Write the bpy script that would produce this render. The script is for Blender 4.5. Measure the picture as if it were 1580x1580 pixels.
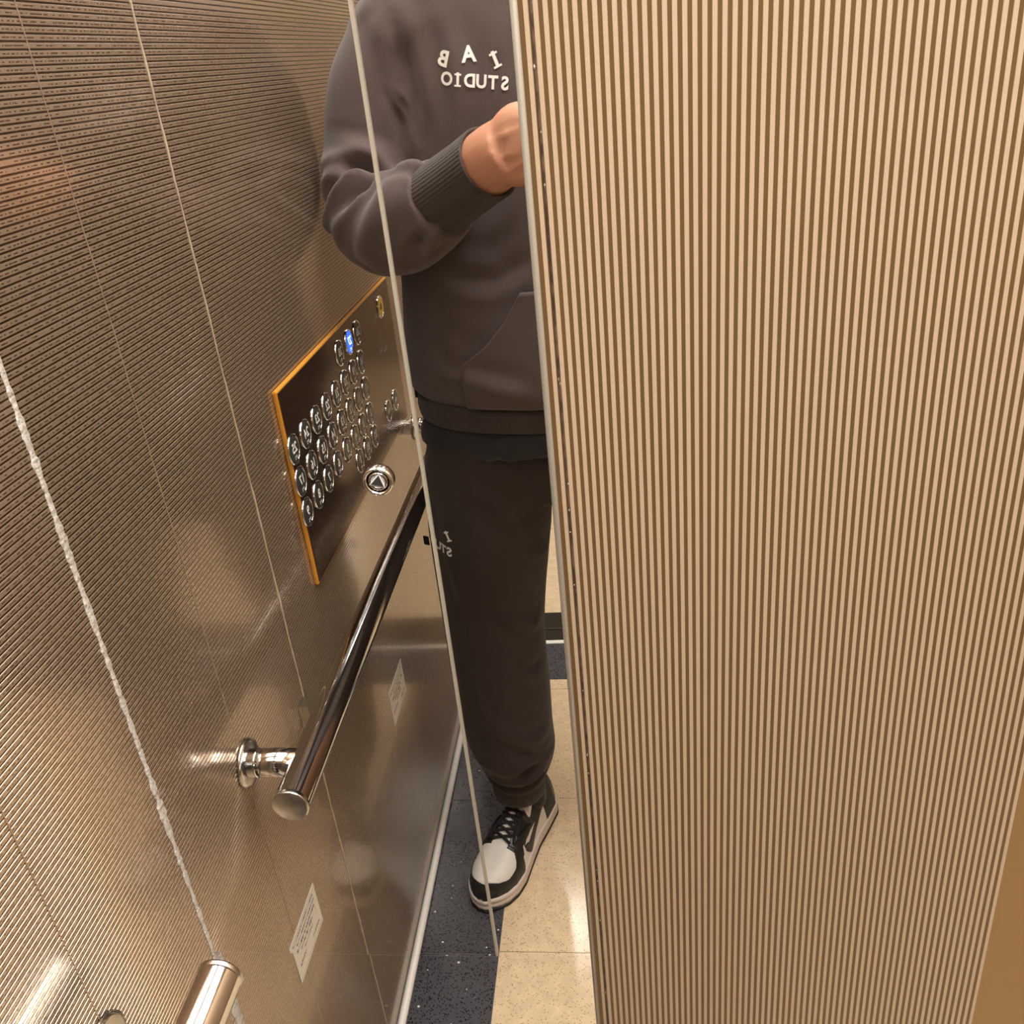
import bpy, bmesh, math, random
import numpy as np
from mathutils import Vector, Matrix
from mathutils.bvhtree import BVHTree

random.seed(7)
rng = np.random.default_rng(7)
for o in list(bpy.data.objects):
    bpy.data.objects.remove(o, do_unlink=True)
scene = bpy.context.scene
COL = scene.collection

# ------------------------------------------------------------------ camera
CAM = (0.4066, 0.0, 1.40)
cd = bpy.data.cameras.new('camera')
cam = bpy.data.objects.new('camera', cd)
COL.objects.link(cam)
cd.sensor_width = 36.0
cd.lens = 36.0 * 1396.45 / 1580.0
cd.clip_start = 0.01
Rm = Matrix(((0.99133262, 0.08958368, -0.0960958),
             (-0.04498464, -0.45577751, -0.88895627),
             (-0.12343428, 0.88557418, -0.44779722)))
right, down, fwd = Rm[0], Rm[1], Rm[2]
mw = Matrix(((right[0], -down[0], -fwd[0], CAM[0]),
             (right[1], -down[1], -fwd[1], CAM[1]),
             (right[2], -down[2], -fwd[2], CAM[2]),
             (0, 0, 0, 1)))
cam.matrix_world = mw
scene.camera = cam

# ------------------------------------------------------------------ view, world, lights
scene.view_settings.view_transform = 'Standard'
scene.view_settings.look = 'None'
scene.view_settings.gamma = 1.0
scene.view_settings.use_curve_mapping = False
scene.view_settings.exposure = -0.14

world = bpy.data.worlds.new('world')
scene.world = world
world.use_nodes = True
world.node_tree.nodes['Background'].inputs[0].default_value = (1.0, 0.88, 0.72, 1)
world.node_tree.nodes['Background'].inputs[1].default_value = 0.05

def area_light(name, loc, sx, sy, power, color=(1, 0.965, 0.92), rot=(0, 0, 0)):
    ld = bpy.data.lights.new(name, 'AREA')
    ld.shape = 'RECTANGLE'
    ld.size, ld.size_y = sx, sy
    ld.energy = power
    ld.color = color
    o = bpy.data.objects.new(name, ld)
    COL.objects.link(o)
    o.location = loc
    o.rotation_euler = rot
    return o

CEIL = 2.60
area_light('car_ceiling_light', (0.75, -0.10, CEIL - 0.035), 1.20, 1.0, 46)
for ly in (-1.65, -2.30, -2.95):
    area_light('lobby_ceiling_light', (0.88, ly, 2.565), 0.36, 0.50, 5.0)
area_light('lobby_spot_light', (0.07, -2.05, 2.565), 0.08, 0.30, 4)

# ------------------------------------------------------------------ materials
def nd(nt, kind, **kw):
    n = nt.nodes.new(kind)
    for k, v in kw.items():
        setattr(n, k, v)
    return n

def mat(name, color, rough=0.5, metal=0.0, coat=0.0, coat_rough=0.05, spec=0.5, sheen=0.0,
        bump=None, vary=None, emit=None, ior=1.5, aniso=0.0, trans=0.0):
    m = bpy.data.materials.new(name)
    m.use_nodes = True
    nt = m.node_tree
    b = nt.nodes['Principled BSDF']
    b.inputs['Base Color'].default_value = (*color, 1)
    b.inputs['Roughness'].default_value = rough
    b.inputs['Metallic'].default_value = metal
    b.inputs['Coat Weight'].default_value = coat
    b.inputs['Coat Roughness'].default_value = coat_rough
    b.inputs['Specular IOR Level'].default_value = spec
    b.inputs['Sheen Weight'].default_value = sheen
    b.inputs['IOR'].default_value = ior
    b.inputs['Anisotropic'].default_value = aniso
    b.inputs['Transmission Weight'].default_value = trans
    if emit:
        b.inputs['Emission Color'].default_value = (*emit[0], 1)
        b.inputs['Emission Strength'].default_value = emit[1]
    if bump or vary:
        tc = nd(nt, 'ShaderNodeTexCoord')
    if bump:                                   # (scale, strength, distance)
        nz = nd(nt, 'ShaderNodeTexNoise')
        nz.inputs['Scale'].default_value = bump[0]
        nz.inputs['Detail'].default_value = 3
        nt.links.new(tc.outputs['Object'], nz.inputs['Vector'])
        bp = nd(nt, 'ShaderNodeBump')
        bp.inputs['Strength'].default_value = bump[1]
        bp.inputs['Distance'].default_value = bump[2]
        nt.links.new(nz.outputs['Fac'], bp.inputs['Height'])
        nt.links.new(bp.outputs['Normal'], b.inputs['Normal'])
    if vary:                                   # (scale, colour2, lo, hi)
        nz = nd(nt, 'ShaderNodeTexNoise')
        nz.inputs['Scale'].default_value = vary[0]
        nz.inputs['Detail'].default_value = 4
        nt.links.new(tc.outputs['Object'], nz.inputs['Vector'])
        rp = nd(nt, 'ShaderNodeValToRGB')
        rp.color_ramp.elements[0].position = vary[2]
        rp.color_ramp.elements[0].color = (*color, 1)
        rp.color_ramp.elements[1].position = vary[3]
        rp.color_ramp.elements[1].color = (*vary[1], 1)
        nt.links.new(nz.outputs['Fac'], rp.inputs['Fac'])
        nt.links.new(rp.outputs['Color'], b.inputs['Base Color'])
    return m

def speckle(name, base, dark, pale, rough, dens_dark, dens_pale, scale):
    """terrazzo: base stone with small dark chips and rarer pale chips"""
    m = mat(name, base, rough, coat=0.0, spec=0.5 if base[0] > 0.3 else 0.3)
    nt = m.node_tree
    b = nt.nodes['Principled BSDF']
    geo = nd(nt, 'ShaderNodeNewGeometry')
    def chips(sc, dens):
        v = nd(nt, 'ShaderNodeTexVoronoi')
        v.inputs['Scale'].default_value = sc
        nt.links.new(geo.outputs['Position'], v.inputs['Vector'])
        sep = nd(nt, 'ShaderNodeSeparateColor')
        nt.links.new(v.outputs['Color'], sep.inputs['Color'])
        lt = nd(nt, 'ShaderNodeMath', operation='LESS_THAN')
        nt.links.new(sep.outputs['Red'], lt.inputs[0])
        lt.inputs[1].default_value = dens
        d = nd(nt, 'ShaderNodeMath', operation='LESS_THAN')
        nt.links.new(v.outputs['Distance'], d.inputs[0])
        d.inputs[1].default_value = 0.42
        mu = nd(nt, 'ShaderNodeMath', operation='MULTIPLY')
        nt.links.new(lt.outputs[0], mu.inputs[0])
        nt.links.new(d.outputs[0], mu.inputs[1])
        return mu
    nz = nd(nt, 'ShaderNodeTexNoise')
    nz.inputs['Scale'].default_value = 45
    nz.inputs['Detail'].default_value = 6
    nt.links.new(geo.outputs['Position'], nz.inputs['Vector'])
    mx0 = nd(nt, 'ShaderNodeMix', data_type='RGBA')
    nt.links.new(nz.outputs['Fac'], mx0.inputs['Factor'])
    mx0.inputs['A'].default_value = (*[c * 0.78 for c in base], 1)
    mx0.inputs['B'].default_value = (*[min(1, c * 1.2) for c in base], 1)
    last = mx0.outputs['Result']
    for sc, dens, col in ((scale, dens_dark, dark), (scale * 1.7, dens_pale, pale)):
        mx = nd(nt, 'ShaderNodeMix', data_type='RGBA')
        nt.links.new(chips(sc, dens).outputs[0], mx.inputs['Factor'])
        nt.links.new(last, mx.inputs['A'])
        mx.inputs['B'].default_value = (*col, 1)
        last = mx.outputs['Result']
    nt.links.new(last, b.inputs['Base Color'])
    return m

def rib_band_mat(name, color, dark, rough, metal, coat, spec, axis_z):
    """tan band of the wall cladding with a fine dashed line etched along its centre"""
    m = mat(name, color, rough, metal=metal, coat=coat, coat_rough=0.05, spec=spec)
    nt = m.node_tree
    b = nt.nodes['Principled BSDF']
    geo = nd(nt, 'ShaderNodeNewGeometry')
    tc = nd(nt, 'ShaderNodeTexCoord')
    sep = nd(nt, 'ShaderNodeSeparateXYZ')
    nt.links.new(tc.outputs['Object'], sep.inputs[0])
    ab = nd(nt, 'ShaderNodeMath', operation='ABSOLUTE')
    nt.links.new(sep.outputs['Z' if axis_z else 'X'], ab.inputs[0])
    lt = nd(nt, 'ShaderNodeMath', operation='LESS_THAN')
    nt.links.new(ab.outputs[0], lt.inputs[0])
    lt.inputs[1].default_value = 0.0004
    nz = nd(nt, 'ShaderNodeTexNoise')
    nz.inputs['Scale'].default_value = 240
    nz.inputs['Detail'].default_value = 1
    nt.links.new(geo.outputs['Position'], nz.inputs['Vector'])
    gt = nd(nt, 'ShaderNodeMath', operation='GREATER_THAN')
    nt.links.new(nz.outputs['Fac'], gt.inputs[0])
    gt.inputs[1].default_value = 0.50
    mu = nd(nt, 'ShaderNodeMath', operation='MULTIPLY')
    nt.links.new(lt.outputs[0], mu.inputs[0])
    nt.links.new(gt.outputs[0], mu.inputs[1])
    n2 = nd(nt, 'ShaderNodeTexNoise')
    n2.inputs['Scale'].default_value = 700
    n2.inputs['Detail'].default_value = 2
    nt.links.new(geo.outputs['Position'], n2.inputs['Vector'])
    mxa = nd(nt, 'ShaderNodeMix', data_type='RGBA')
    nt.links.new(n2.outputs['Fac'], mxa.inputs['Factor'])
    mxa.inputs['A'].default_value = (*[c * 0.93 for c in color], 1)
    mxa.inputs['B'].default_value = (*[min(1, c * 1.07) for c in color], 1)
    mx = nd(nt, 'ShaderNodeMix', data_type='RGBA')
    nt.links.new(mu.outputs[0], mx.inputs['Factor'])
    nt.links.new(mxa.outputs['Result'], mx.inputs['A'])
    mx.inputs['B'].default_value = (*dark, 1)
    nt.links.new(mx.outputs['Result'], b.inputs['Base Color'])
    return m

def mirror_mat(name):
    """silvered glass with a few dried splashes"""
    m = bpy.data.materials.new(name)
    m.use_nodes = True
    nt = m.node_tree
    b = nt.nodes['Principled BSDF']
    b.inputs['Base Color'].default_value = (0.90, 0.90, 0.885, 1)
    b.inputs['Metallic'].default_value = 1.0
    b.inputs['Roughness'].default_value = 0.0
    out = nt.nodes['Material Output']
    geo = nd(nt, 'ShaderNodeNewGeometry')
    v = nd(nt, 'ShaderNodeTexVoronoi')
    v.inputs['Scale'].default_value = 42
    nt.links.new(geo.outputs['Position'], v.inputs['Vector'])
    sep = nd(nt, 'ShaderNodeSeparateColor')
    nt.links.new(v.outputs['Color'], sep.inputs['Color'])
    lt = nd(nt, 'ShaderNodeMath', operation='LESS_THAN')
    nt.links.new(sep.outputs['Red'], lt.inputs[0])
    lt.inputs[1].default_value = 0.10
    nz = nd(nt, 'ShaderNodeTexNoise')
    nz.inputs['Scale'].default_value = 380
    nt.links.new(geo.outputs['Position'], nz.inputs['Vector'])
    ad = nd(nt, 'ShaderNodeMath', operation='MULTIPLY_ADD')
    nt.links.new(nz.outputs['Fac'], ad.inputs[0])
    ad.inputs[1].default_value = 0.22
    nt.links.new(v.outputs['Distance'], ad.inputs[2])
    d = nd(nt, 'ShaderNodeMath', operation='LESS_THAN')
    nt.links.new(ad.outputs[0], d.inputs[0])
    d.inputs[1].default_value = 0.155
    mu = nd(nt, 'ShaderNodeMath', operation='MULTIPLY')
    nt.links.new(lt.outputs[0], mu.inputs[0])
    nt.links.new(d.outputs[0], mu.inputs[1])
    mu2 = nd(nt, 'ShaderNodeMath', operation='MULTIPLY')
    nt.links.new(mu.outputs[0], mu2.inputs[0])
    mu2.inputs[1].default_value = 0.22
    df = nd(nt, 'ShaderNodeBsdfDiffuse')
    df.inputs['Color'].default_value = (0.85, 0.83, 0.8, 1)
    mx = nd(nt, 'ShaderNodeMixShader')
    nt.links.new(mu2.outputs[0], mx.inputs[0])
    nt.links.new(b.outputs[0], mx.inputs[1])
    nt.links.new(df.outputs[0], mx.inputs[2])
    nt.links.new(mx.outputs[0], out.inputs[0])
    return m

M = {}
M['rib_left'] = rib_band_mat('rib_left', (0.47, 0.355, 0.248), (0.13, 0.083, 0.048), 0.19, 0.65, 0.36, 0.5, True)
M['groove_left'] = mat('groove_left', (0.085, 0.050, 0.025), 0.17, metal=0.65, coat=0.36)
M['rib_back'] = mat('rib_back', (0.50, 0.385, 0.262), 0.36, metal=0.0, spec=0.38, vary=(900, (0.545, 0.42, 0.29), 0.3, 0.7))
M['groove_back'] = mat('groove_back', (0.155, 0.090, 0.036), 0.36, metal=0.1, spec=0.3)
M['bronze'] = mat('bronze', (0.30, 0.19, 0.09), 0.22, metal=0.5)
M['tan'] = mat('tan', (0.50, 0.36, 0.23), 0.4, metal=0.2)
M['copper'] = mat('copper', (0.17, 0.095, 0.06), 0.35, metal=0.4)
M['ceiling'] = mat('ceiling_white', (0.78, 0.73, 0.66), 0.6)
M['mirror'] = mirror_mat('mirror_silver')
M['glass_edge'] = mat('glass_edge', (0.40, 0.36, 0.29), 0.25, spec=0.5, bump=(300, 0.3, 0.001))
M['trim'] = mat('trim_greige', (0.40, 0.375, 0.31), 0.35, metal=0.3)
M['chrome'] = mat('chrome', (0.80, 0.79, 0.78), 0.09, metal=1.0)
M['steel'] = mat('steel', (0.62, 0.60, 0.57), 0.22, metal=1.0)
M['cap_dark'] = mat('cap_dark', (0.045, 0.045, 0.045), 0.2, spec=0.35)
M['white_mark'] = mat('white_mark', (0.85, 0.85, 0.83), 0.5)
M['plate'] = mat('plate_brown', (0.15, 0.092, 0.062), 0.18, metal=0.85)
M['amber'] = mat('amber_edge', (0.85, 0.42, 0.06), 0.18, metal=0.25, coat=0.5)
M['blue_lit'] = mat('blue_lit', (0.03, 0.12, 0.6), 0.2, emit=((0.03, 0.16, 1.0), 1.3))
M['white_lit'] = mat('white_lit', (0.8, 0.9, 1.0), 0.2, emit=((0.65, 0.85, 1.0), 2.2))
M['yellow'] = mat('yellow_cap', (0.80, 0.47, 0.02), 0.25)
M['caulk'] = mat('caulk', (0.55, 0.525, 0.48), 0.3, spec=0.6, bump=(260, 0.9, 0.003), vary=(130, (0.42, 0.37, 0.30), 0.5, 0.72))
M['sealant'] = mat('sealant_beige', (0.50, 0.42, 0.31), 0.4, bump=(220, 0.5, 0.001))
M['sealant_dim'] = mat('sealant_dim', (0.40, 0.30, 0.205), 0.35, metal=0.3)
M['dark_dirt'] = mat('dark_dirt', (0.13, 0.085, 0.05), 0.5, vary=(120, (0.05, 0.03, 0.02), 0.4, 0.6))
M['stone_dark'] = speckle('stone_dark', (0.085, 0.087, 0.100), (0.010, 0.010, 0.012), (0.30, 0.30, 0.31), 0.12, 0.42, 0.004, 330)
M['stone_beige'] = speckle('stone_beige', (0.80, 0.635, 0.42), (0.44, 0.31, 0.17), (0.9, 0.82, 0.66), 0.15, 0.20, 0.05, 380)
M['grout'] = mat('grout', (0.30, 0.27, 0.22), 0.7)
M['white_metal'] = mat('white_metal', (0.93, 0.91, 0.85), 0.35, metal=0.0)
M['paper'] = mat('paper', (0.72, 0.68, 0.60), 0.45)
M['ink'] = mat('ink', (0.12, 0.11, 0.10), 0.6)
M['ink_pale'] = mat('ink_pale', (0.42, 0.40, 0.37), 0.6)
M['fleece'] = mat('fleece', (0.080, 0.057, 0.054), 0.9, sheen=0.2, bump=(1400, 0.35, 0.001), vary=(500, (0.092, 0.066, 0.062), 0.35, 0.65))
M['fleece_rib'] = mat('fleece_rib', (0.046, 0.034, 0.031), 0.9, sheen=0.15, bump=(1600, 0.4, 0.001))
M['jersey'] = mat('jersey', (0.020, 0.022, 0.025), 0.85, sheen=0.15)
M['sweat'] = mat('sweatpants', (0.034, 0.0235, 0.0225), 0.9, sheen=0.12, bump=(1400, 0.35, 0.001))
M['skin'] = mat('skin', (0.50, 0.25, 0.155), 0.5, bump=(260, 0.25, 0.001), vary=(60, (0.50, 0.23, 0.15), 0.4, 0.7))
M['hair'] = mat('hair', (0.015, 0.012, 0.011), 0.5, bump=(300, 0.6, 0.004))
M['print'] = mat('print_white', (0.88, 0.87, 0.84), 0.6)
M['black_leather'] = mat('black_leather', (0.016, 0.017, 0.017), 0.38, bump=(500, 0.25, 0.0006))
M['white_leather'] = mat('white_leather', (0.83, 0.81, 0.77), 0.42, bump=(500, 0.15, 0.0005))
M['midsole'] = mat('midsole', (0.76, 0.68, 0.64), 0.5)
M['rubber'] = mat('rubber_black', (0.02, 0.02, 0.02), 0.6)
M['lace'] = mat('lace_black', (0.012, 0.012, 0.014), 0.85, bump=(1500, 0.4, 0.0006))
M['phone'] = mat('phone_black', (0.02, 0.02, 0.022), 0.2, coat=0.5)
M['lens'] = mat('lens_glass', (0.01, 0.01, 0.015), 0.03, coat=1.0)
M['door'] = mat('door_steel', (0.40, 0.30, 0.20), 0.3, metal=0.7)
M['wallpaint'] = mat('wallpaint', (0.46, 0.36, 0.25), 0.6)
M['lamp'] = mat('lamp_diffuser', (0.9, 0.85, 0.75), 0.5, emit=((1.0, 0.965, 0.92), 6.0))
M['sill_dark'] = mat('sill_dark', (0.045, 0.038, 0.03), 0.35, metal=0.5)

# ------------------------------------------------------------------ mesh helpers
def link(name, me, material=None, parent=None, smooth=False):
    o = bpy.data.objects.new(name, me)
    COL.objects.link(o)
    if material is not None:
        me.materials.append(M[material] if isinstance(material, str) else material)
    if smooth:
        me.polygons.foreach_set('use_smooth', [True] * len(me.polygons))
    if parent is not None:
        o.parent = parent
        o.matrix_parent_inverse = Matrix.Translation(-world_loc(parent))
    return o

def world_loc(o):
    v = Vector(o.location)
    while o.parent:
        v = v + o.matrix_parent_inverse.to_translation()
        o = o.parent
        v = v + Vector(o.location)
    return v

def build(name, verts, faces, material=None, parent=None, smooth=False):
    me = bpy.data.meshes.new(name)
    me.from_pydata([tuple(map(float, v)) for v in verts], [], [tuple(f) for f in faces])
    me.update()
    return link(name, me, material, parent, smooth)

def empty(name, loc):
    o = bpy.data.objects.new(name, None)
    COL.objects.link(o)
    o.location = loc
    o.empty_display_size = 0.05
    return o

def tag(o, label, cat, group=None):
    o['label'] = label
    o['category'] = cat
    if group:
        o['group'] = group
    return o

def struct(o):
    o['kind'] = 'structure'
    return o

def box_vf(x0, x1, y0, y1, z0, z1):
    v = [(x, y, z) for x in (x0, x1) for y in (y0, y1) for z in (z0, z1)]
    f = [(0, 1, 3, 2), (4, 6, 7, 5), (0, 4, 5, 1), (2, 3, 7, 6), (0, 2, 6, 4), (1, 5, 7, 3)]
    return v, f

def box(name, x0, x1, y0, y1, z0, z1, material, parent=None, bevel=0.0, segs=2):
    bm = bmesh.new()
    v, f = box_vf(x0, x1, y0, y1, z0, z1)
    vs = [bm.verts.new(p) for p in v]
    for q in f:
        bm.faces.new([vs[i] for i in q])
    bmesh.ops.recalc_face_normals(bm, faces=bm.faces[:])
    if bevel:
        bmesh.ops.bevel(bm, geom=bm.edges[:], offset=bevel, segments=segs, affect='EDGES')
    me = bpy.data.meshes.new(name)
    bm.to_mesh(me)
    bm.free()
    return link(name, me, material, parent)

def merge(parts):
    V, F = [], []
    for v, f in parts:
        n = len(V)
        V += [tuple(p) for p in v]
        F += [tuple(i + n for i in q) for q in f]
    return V, F

def frames(path):
    P = [Vector(p) for p in path]
    T = []
    for i in range(len(P)):
        a = P[max(i - 1, 0)]
        b = P[min(i + 1, len(P) - 1)]
        T.append((b - a).normalized())
    n = T[0].orthogonal().normalized()
    N = [n]
    for i in range(1, len(P)):
        q = T[i - 1].rotation_difference(T[i])
        n = q @ N[-1]
        n = (n - T[i] * n.dot(T[i])).normalized()
        N.append(n)
    return P, T, N

def tube_vf(path, radii, n=16, caps=True):
    P, T, N = frames(path)
    if not hasattr(radii, '__len__'):
        radii = [radii] * len(P)
    V, F = [], []
    for p, t, nn, r in zip(P, T, N, radii):
        bn = t.cross(nn)
        for k in range(n):
            a = 2 * math.pi * k / n
            V.append(p + (nn * math.cos(a) + bn * math.sin(a)) * r)
    for i in range(len(P) - 1):
        for k in range(n):
            k2 = (k + 1) % n
            F.append((i * n + k, i * n + k2, (i + 1) * n + k2, (i + 1) * n + k))
    if caps:
        F.append(tuple(reversed(range(n))))
        F.append(tuple(range((len(P) - 1) * n, len(P) * n)))
    return V, F

def spline(pts, m=8):
    """Catmull-Rom resample of points (any dimension)"""
    p = np.array(pts, float)
    p = np.vstack([2 * p[0] - p[1], p, 2 * p[-1] - p[-2]])
    out = []
    for i in range(1, len(p) - 2):
        for k in range(m):
            t = k / m
            a, b, c, d = p[i - 1], p[i], p[i + 1], p[i + 2]
            out.append(0.5 * ((2 * b) + (-a + c) * t + (2 * a - 5 * b + 4 * c - d) * t * t + (-a + 3 * b - 3 * c + d) * t ** 3))
    out.append(p[-2])
    return np.array(out)

def stube(pts, n=20, m=6):
    """tube from (x,y,z,r) control points"""
    s = spline(pts, m)
    return tube_vf([tuple(q[:3]) for q in s], [max(0.002, q[3]) for q in s], n)

def ring_loft(rings, n=48, e=2.4, m=5):
    """stack of superellipses (z,cx,cy,a,b), closed top and bottom"""
    s = spline(rings, m)
    V, F = [], []
    for z, cx, cy, a, b in s:
        for k in range(n):
            t = 2 * math.pi * k / n
            c, d = math.cos(t), math.sin(t)
            V.append((cx + a * math.copysign(abs(c) ** (2 / e), c), cy + b * math.copysign(abs(d) ** (2 / e), d), z))
    L = len(s)
    for i in range(L - 1):
        for k in range(n):
            k2 = (k + 1) % n
            F.append((i * n + k, i * n + k2, (i + 1) * n + k2, (i + 1) * n + k))
    F.append(tuple(reversed(range(n))))
    F.append(tuple(range((L - 1) * n, L * n)))
    return V, F

def ellipsoid_vf(c, r, nu=20, nv=12, rot=None):
    V, F = [], []
    for j in range(nv + 1):
        ph = math.pi * j / nv
        for i in range(nu):
            th = 2 * math.pi * i / nu
            p = Vector((r[0] * math.sin(ph) * math.cos(th), r[1] * math.sin(ph) * math.sin(th), r[2] * math.cos(ph)))
            if rot is not None:
                p = rot @ p
            V.append(p + Vector(c))
    for j in range(nv):
        for i in range(nu):
            i2 = (i + 1) % nu
            F.append((j * nu + i, (j + 1) * nu + i, (j + 1) * nu + i2, j * nu + i2))
    return V, F

def remesh(parts, voxel, smooth_it=4, fac=0.5):
    """fuse closed shapes into one continuous surface"""
    V, F = merge(parts)
    me = bpy.data.meshes.new('tmp')
    me.from_pydata([tuple(map(float, v)) for v in V], [], F)
    bm = bmesh.new()
    bm.from_mesh(me)
    bmesh.ops.remove_doubles(bm, verts=bm.verts[:], dist=1e-6)
    bmesh.ops.recalc_face_normals(bm, faces=bm.faces[:])
    bm.to_mesh(me)
    bm.free()
    o = bpy.data.objects.new('tmp', me)
    COL.objects.link(o)
    r = o.modifiers.new('r', 'REMESH')
    r.mode = 'VOXEL'
    r.voxel_size = voxel
    if smooth_it:
        s = o.modifiers.new('s', 'SMOOTH')
        s.iterations = smooth_it
        s.factor = fac
    dg = bpy.context.evaluated_depsgraph_get()
    dg.update()
    out = bpy.data.meshes.new_from_object(o.evaluated_get(dg))
    bpy.data.objects.remove(o, do_unlink=True)
    return out

def coords(me):
    a = np.empty(len(me.vertices) * 3)
    me.vertices.foreach_get('co', a)
    return a.reshape(-1, 3)

def set_coords(me, a):
    me.vertices.foreach_set('co', a.ravel())
    me.update()

def normals(me):
    a = np.empty(len(me.vertices) * 3)
    me.vertices.foreach_get('normal', a)
    return a.reshape(-1, 3)

def seg_dist(p, poly):
    d = np.full(len(p), 1e9)
    u = np.zeros(len(p))
    n = len(poly) - 1
    for i in range(n):
        a, b = np.array(poly[i], float), np.array(poly[i + 1], float)
        ab = b - a
        t = np.clip(((p - a) @ ab) / (ab @ ab), 0, 1)
        q = np.linalg.norm(p - (a + t[:, None] * ab), axis=1)
        k = q < d
        d[k] = q[k]
        u[k] = (i + t[k]) / n
    return d, u

def fold(me, folds):
    """press creases and raise ridges along polylines: (points, width, height)"""
    p = coords(me)
    nrm = normals(me)
    off = np.zeros(len(p))
    for pts, w, h in folds:
        sp = spline(pts, 5) if len(pts) > 2 else pts
        d, u = seg_dist(p, sp)
        taper = np.clip(np.minimum(u, 1 - u) * 5, 0, 1) * 0.75 + 0.25
        off += h * taper * np.exp(-(d / w) ** 2)
        off -= 0.45 * h * taper * np.exp(-((d - 2.1 * w) / (1.1 * w)) ** 2)
    set_coords(me, p + nrm * off[:, None])

def wobble(me, amp, scale, seed=0, stretch=(1, 1, 1)):
    """soft cloth unevenness from a few random waves"""
    r = np.random.default_rng(seed)
    p = coords(me)
    nrm = normals(me)
    off = np.zeros(len(p))
    q = p * np.array(stretch)
    for _ in range(14):
        k = r.normal(size=3)
        k = k / np.linalg.norm(k) * scale * r.uniform(0.6, 1.6)
        off += np.sin(q @ k + r.uniform(0, 6.28))
    set_coords(me, p + nrm * (amp * off / 5)[:, None])

_text_cache = {}
def text_vf(s, size, extrude=0.0, bold=0.0, slab=True):
    key = (s, size, bold, slab)
    if key in _text_cache:
        return _text_cache[key]
    cu = bpy.data.curves.new('t', 'FONT')
    cu.body = s
    cu.size = size
    cu.align_x = 'CENTER'
    cu.align_y = 'CENTER'
    cu.offset = bold
    cu.resolution_u = 4
    o = bpy.data.objects.new('t', cu)
    COL.objects.link(o)
    dg = bpy.context.evaluated_depsgraph_get()
    dg.update()
    me = bpy.data.meshes.new_from_object(o.evaluated_get(dg))
    bpy.data.objects.remove(o, do_unlink=True)
    V = [tuple(v.co) for v in me.vertices]
    F = [tuple(p.vertices) for p in me.polygons]
    bpy.data.meshes.remove(me)
    if s == 'I' and slab:
        w, t = size * 0.21, size * 0.10
        for z in (-size * 0.355, size * 0.355 - t):
            n = len(V)
            V += [(-w, z, 0), (w, z, 0), (w, z + t, 0), (-w, z + t, 0)]
            F.append((n, n + 1, n + 2, n + 3))
        n = len(V)
    if V:
        c = np.array(V)
        mid = (c.min(0) + c.max(0)) / 2
        V = [tuple(q) for q in (c - mid)]
    _text_cache[key] = (V, F)
    return V, F

def subdivide_vf(V, F, cuts=2):
    bm = bmesh.new()
    vs = [bm.verts.new(v) for v in V]
    for f in F:
        try:
            bm.faces.new([vs[i] for i in f])
        except ValueError:
            pass
    bmesh.ops.triangulate(bm, faces=bm.faces[:])
    bmesh.ops.subdivide_edges(bm, edges=bm.edges[:], cuts=cuts)
    out = [tuple(v.co) for v in bm.verts]
    bm.verts.index_update()
    fc = [tuple(v.index for v in f.verts) for f in bm.faces]
    bm.free()
    return out, fc

# ------------------------------------------------------------------ key dimensions (metres)
MIR = 0.5456            # front face of the mirror on the end wall
BACK = MIR + 0.0024      # face of the tall mirror pane behind it
FRONT = -0.80           # inner face of the door-side wall
W = 1.55                # car width
PITCH = 0.0051

# ------------------------------------------------------------------ floor
floor = struct(box('floor', -0.02, W, FRONT, BACK + 0.02, -0.04, -0.0012, 'grout'))
rows = [BACK, 0.4057, 0.0391, -0.3275, -0.694, -0.7328]
G = 0.0007
for a, b in zip(rows[:-1], rows[1:]):
    box('dark_tile', 0.0, 0.153 - G, b + G, a - G, -0.012, 0.0, 'stone_dark', floor)
    x = 0.153
    for x2 in (0.75, 1.35):
        box('beige_tile', x + G * 0.3, x2 - G, b + G, a - G, -0.012, 0.0, 'stone_beige', floor)
        x = x2
    box('dark_tile', 1.35 + G, W, b + G, a - G, -0.012, 0.0, 'stone_dark', floor)
x = 0.0
for x2 in (0.35, 0.75, 1.15, W):
    box('dark_tile', x + G, x2 - G, -0.8856, -0.7328 - G, -0.012, 0.0, 'stone_dark', floor)
    x = x2
lob = struct(box('floor_lobby', -1.2, 2.8, -3.6, -1.036, -0.04, -0.0012, 'grout'))
for i in range(5):
    for j in range(5):
        box('beige_tile', -1.2 + i * 0.8 + G, -0.4 + i * 0.8 - G, -1.036 - (j + 1) * 0.5 + G, -1.036 - j * 0.5 - G,
            -0.012, 0.0, 'stone_beige', lob)

sill = empty('door_sill', (0.6, -0.96, 0))
tag(sill, 'metal elevator door sill with a bright edge beyond the dark stone band', 'door sill')
box('bright_edge', 0.0, W, -0.9004, -0.8860, -0.02, 0.002, 'white_metal', sill, 0.001)
box('sill_track', 0.0, W, -0.9548, -0.9006, -0.03, -0.002, 'sill_dark', sill)
box('track_lip', 0.0, W, -0.9562, -0.9550, -0.02, 0.001, 'steel', sill)
box('landing_sill', 0.0, W, -1.0355, -0.9564, -0.03, 0.0, 'sill_dark', sill)

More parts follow.
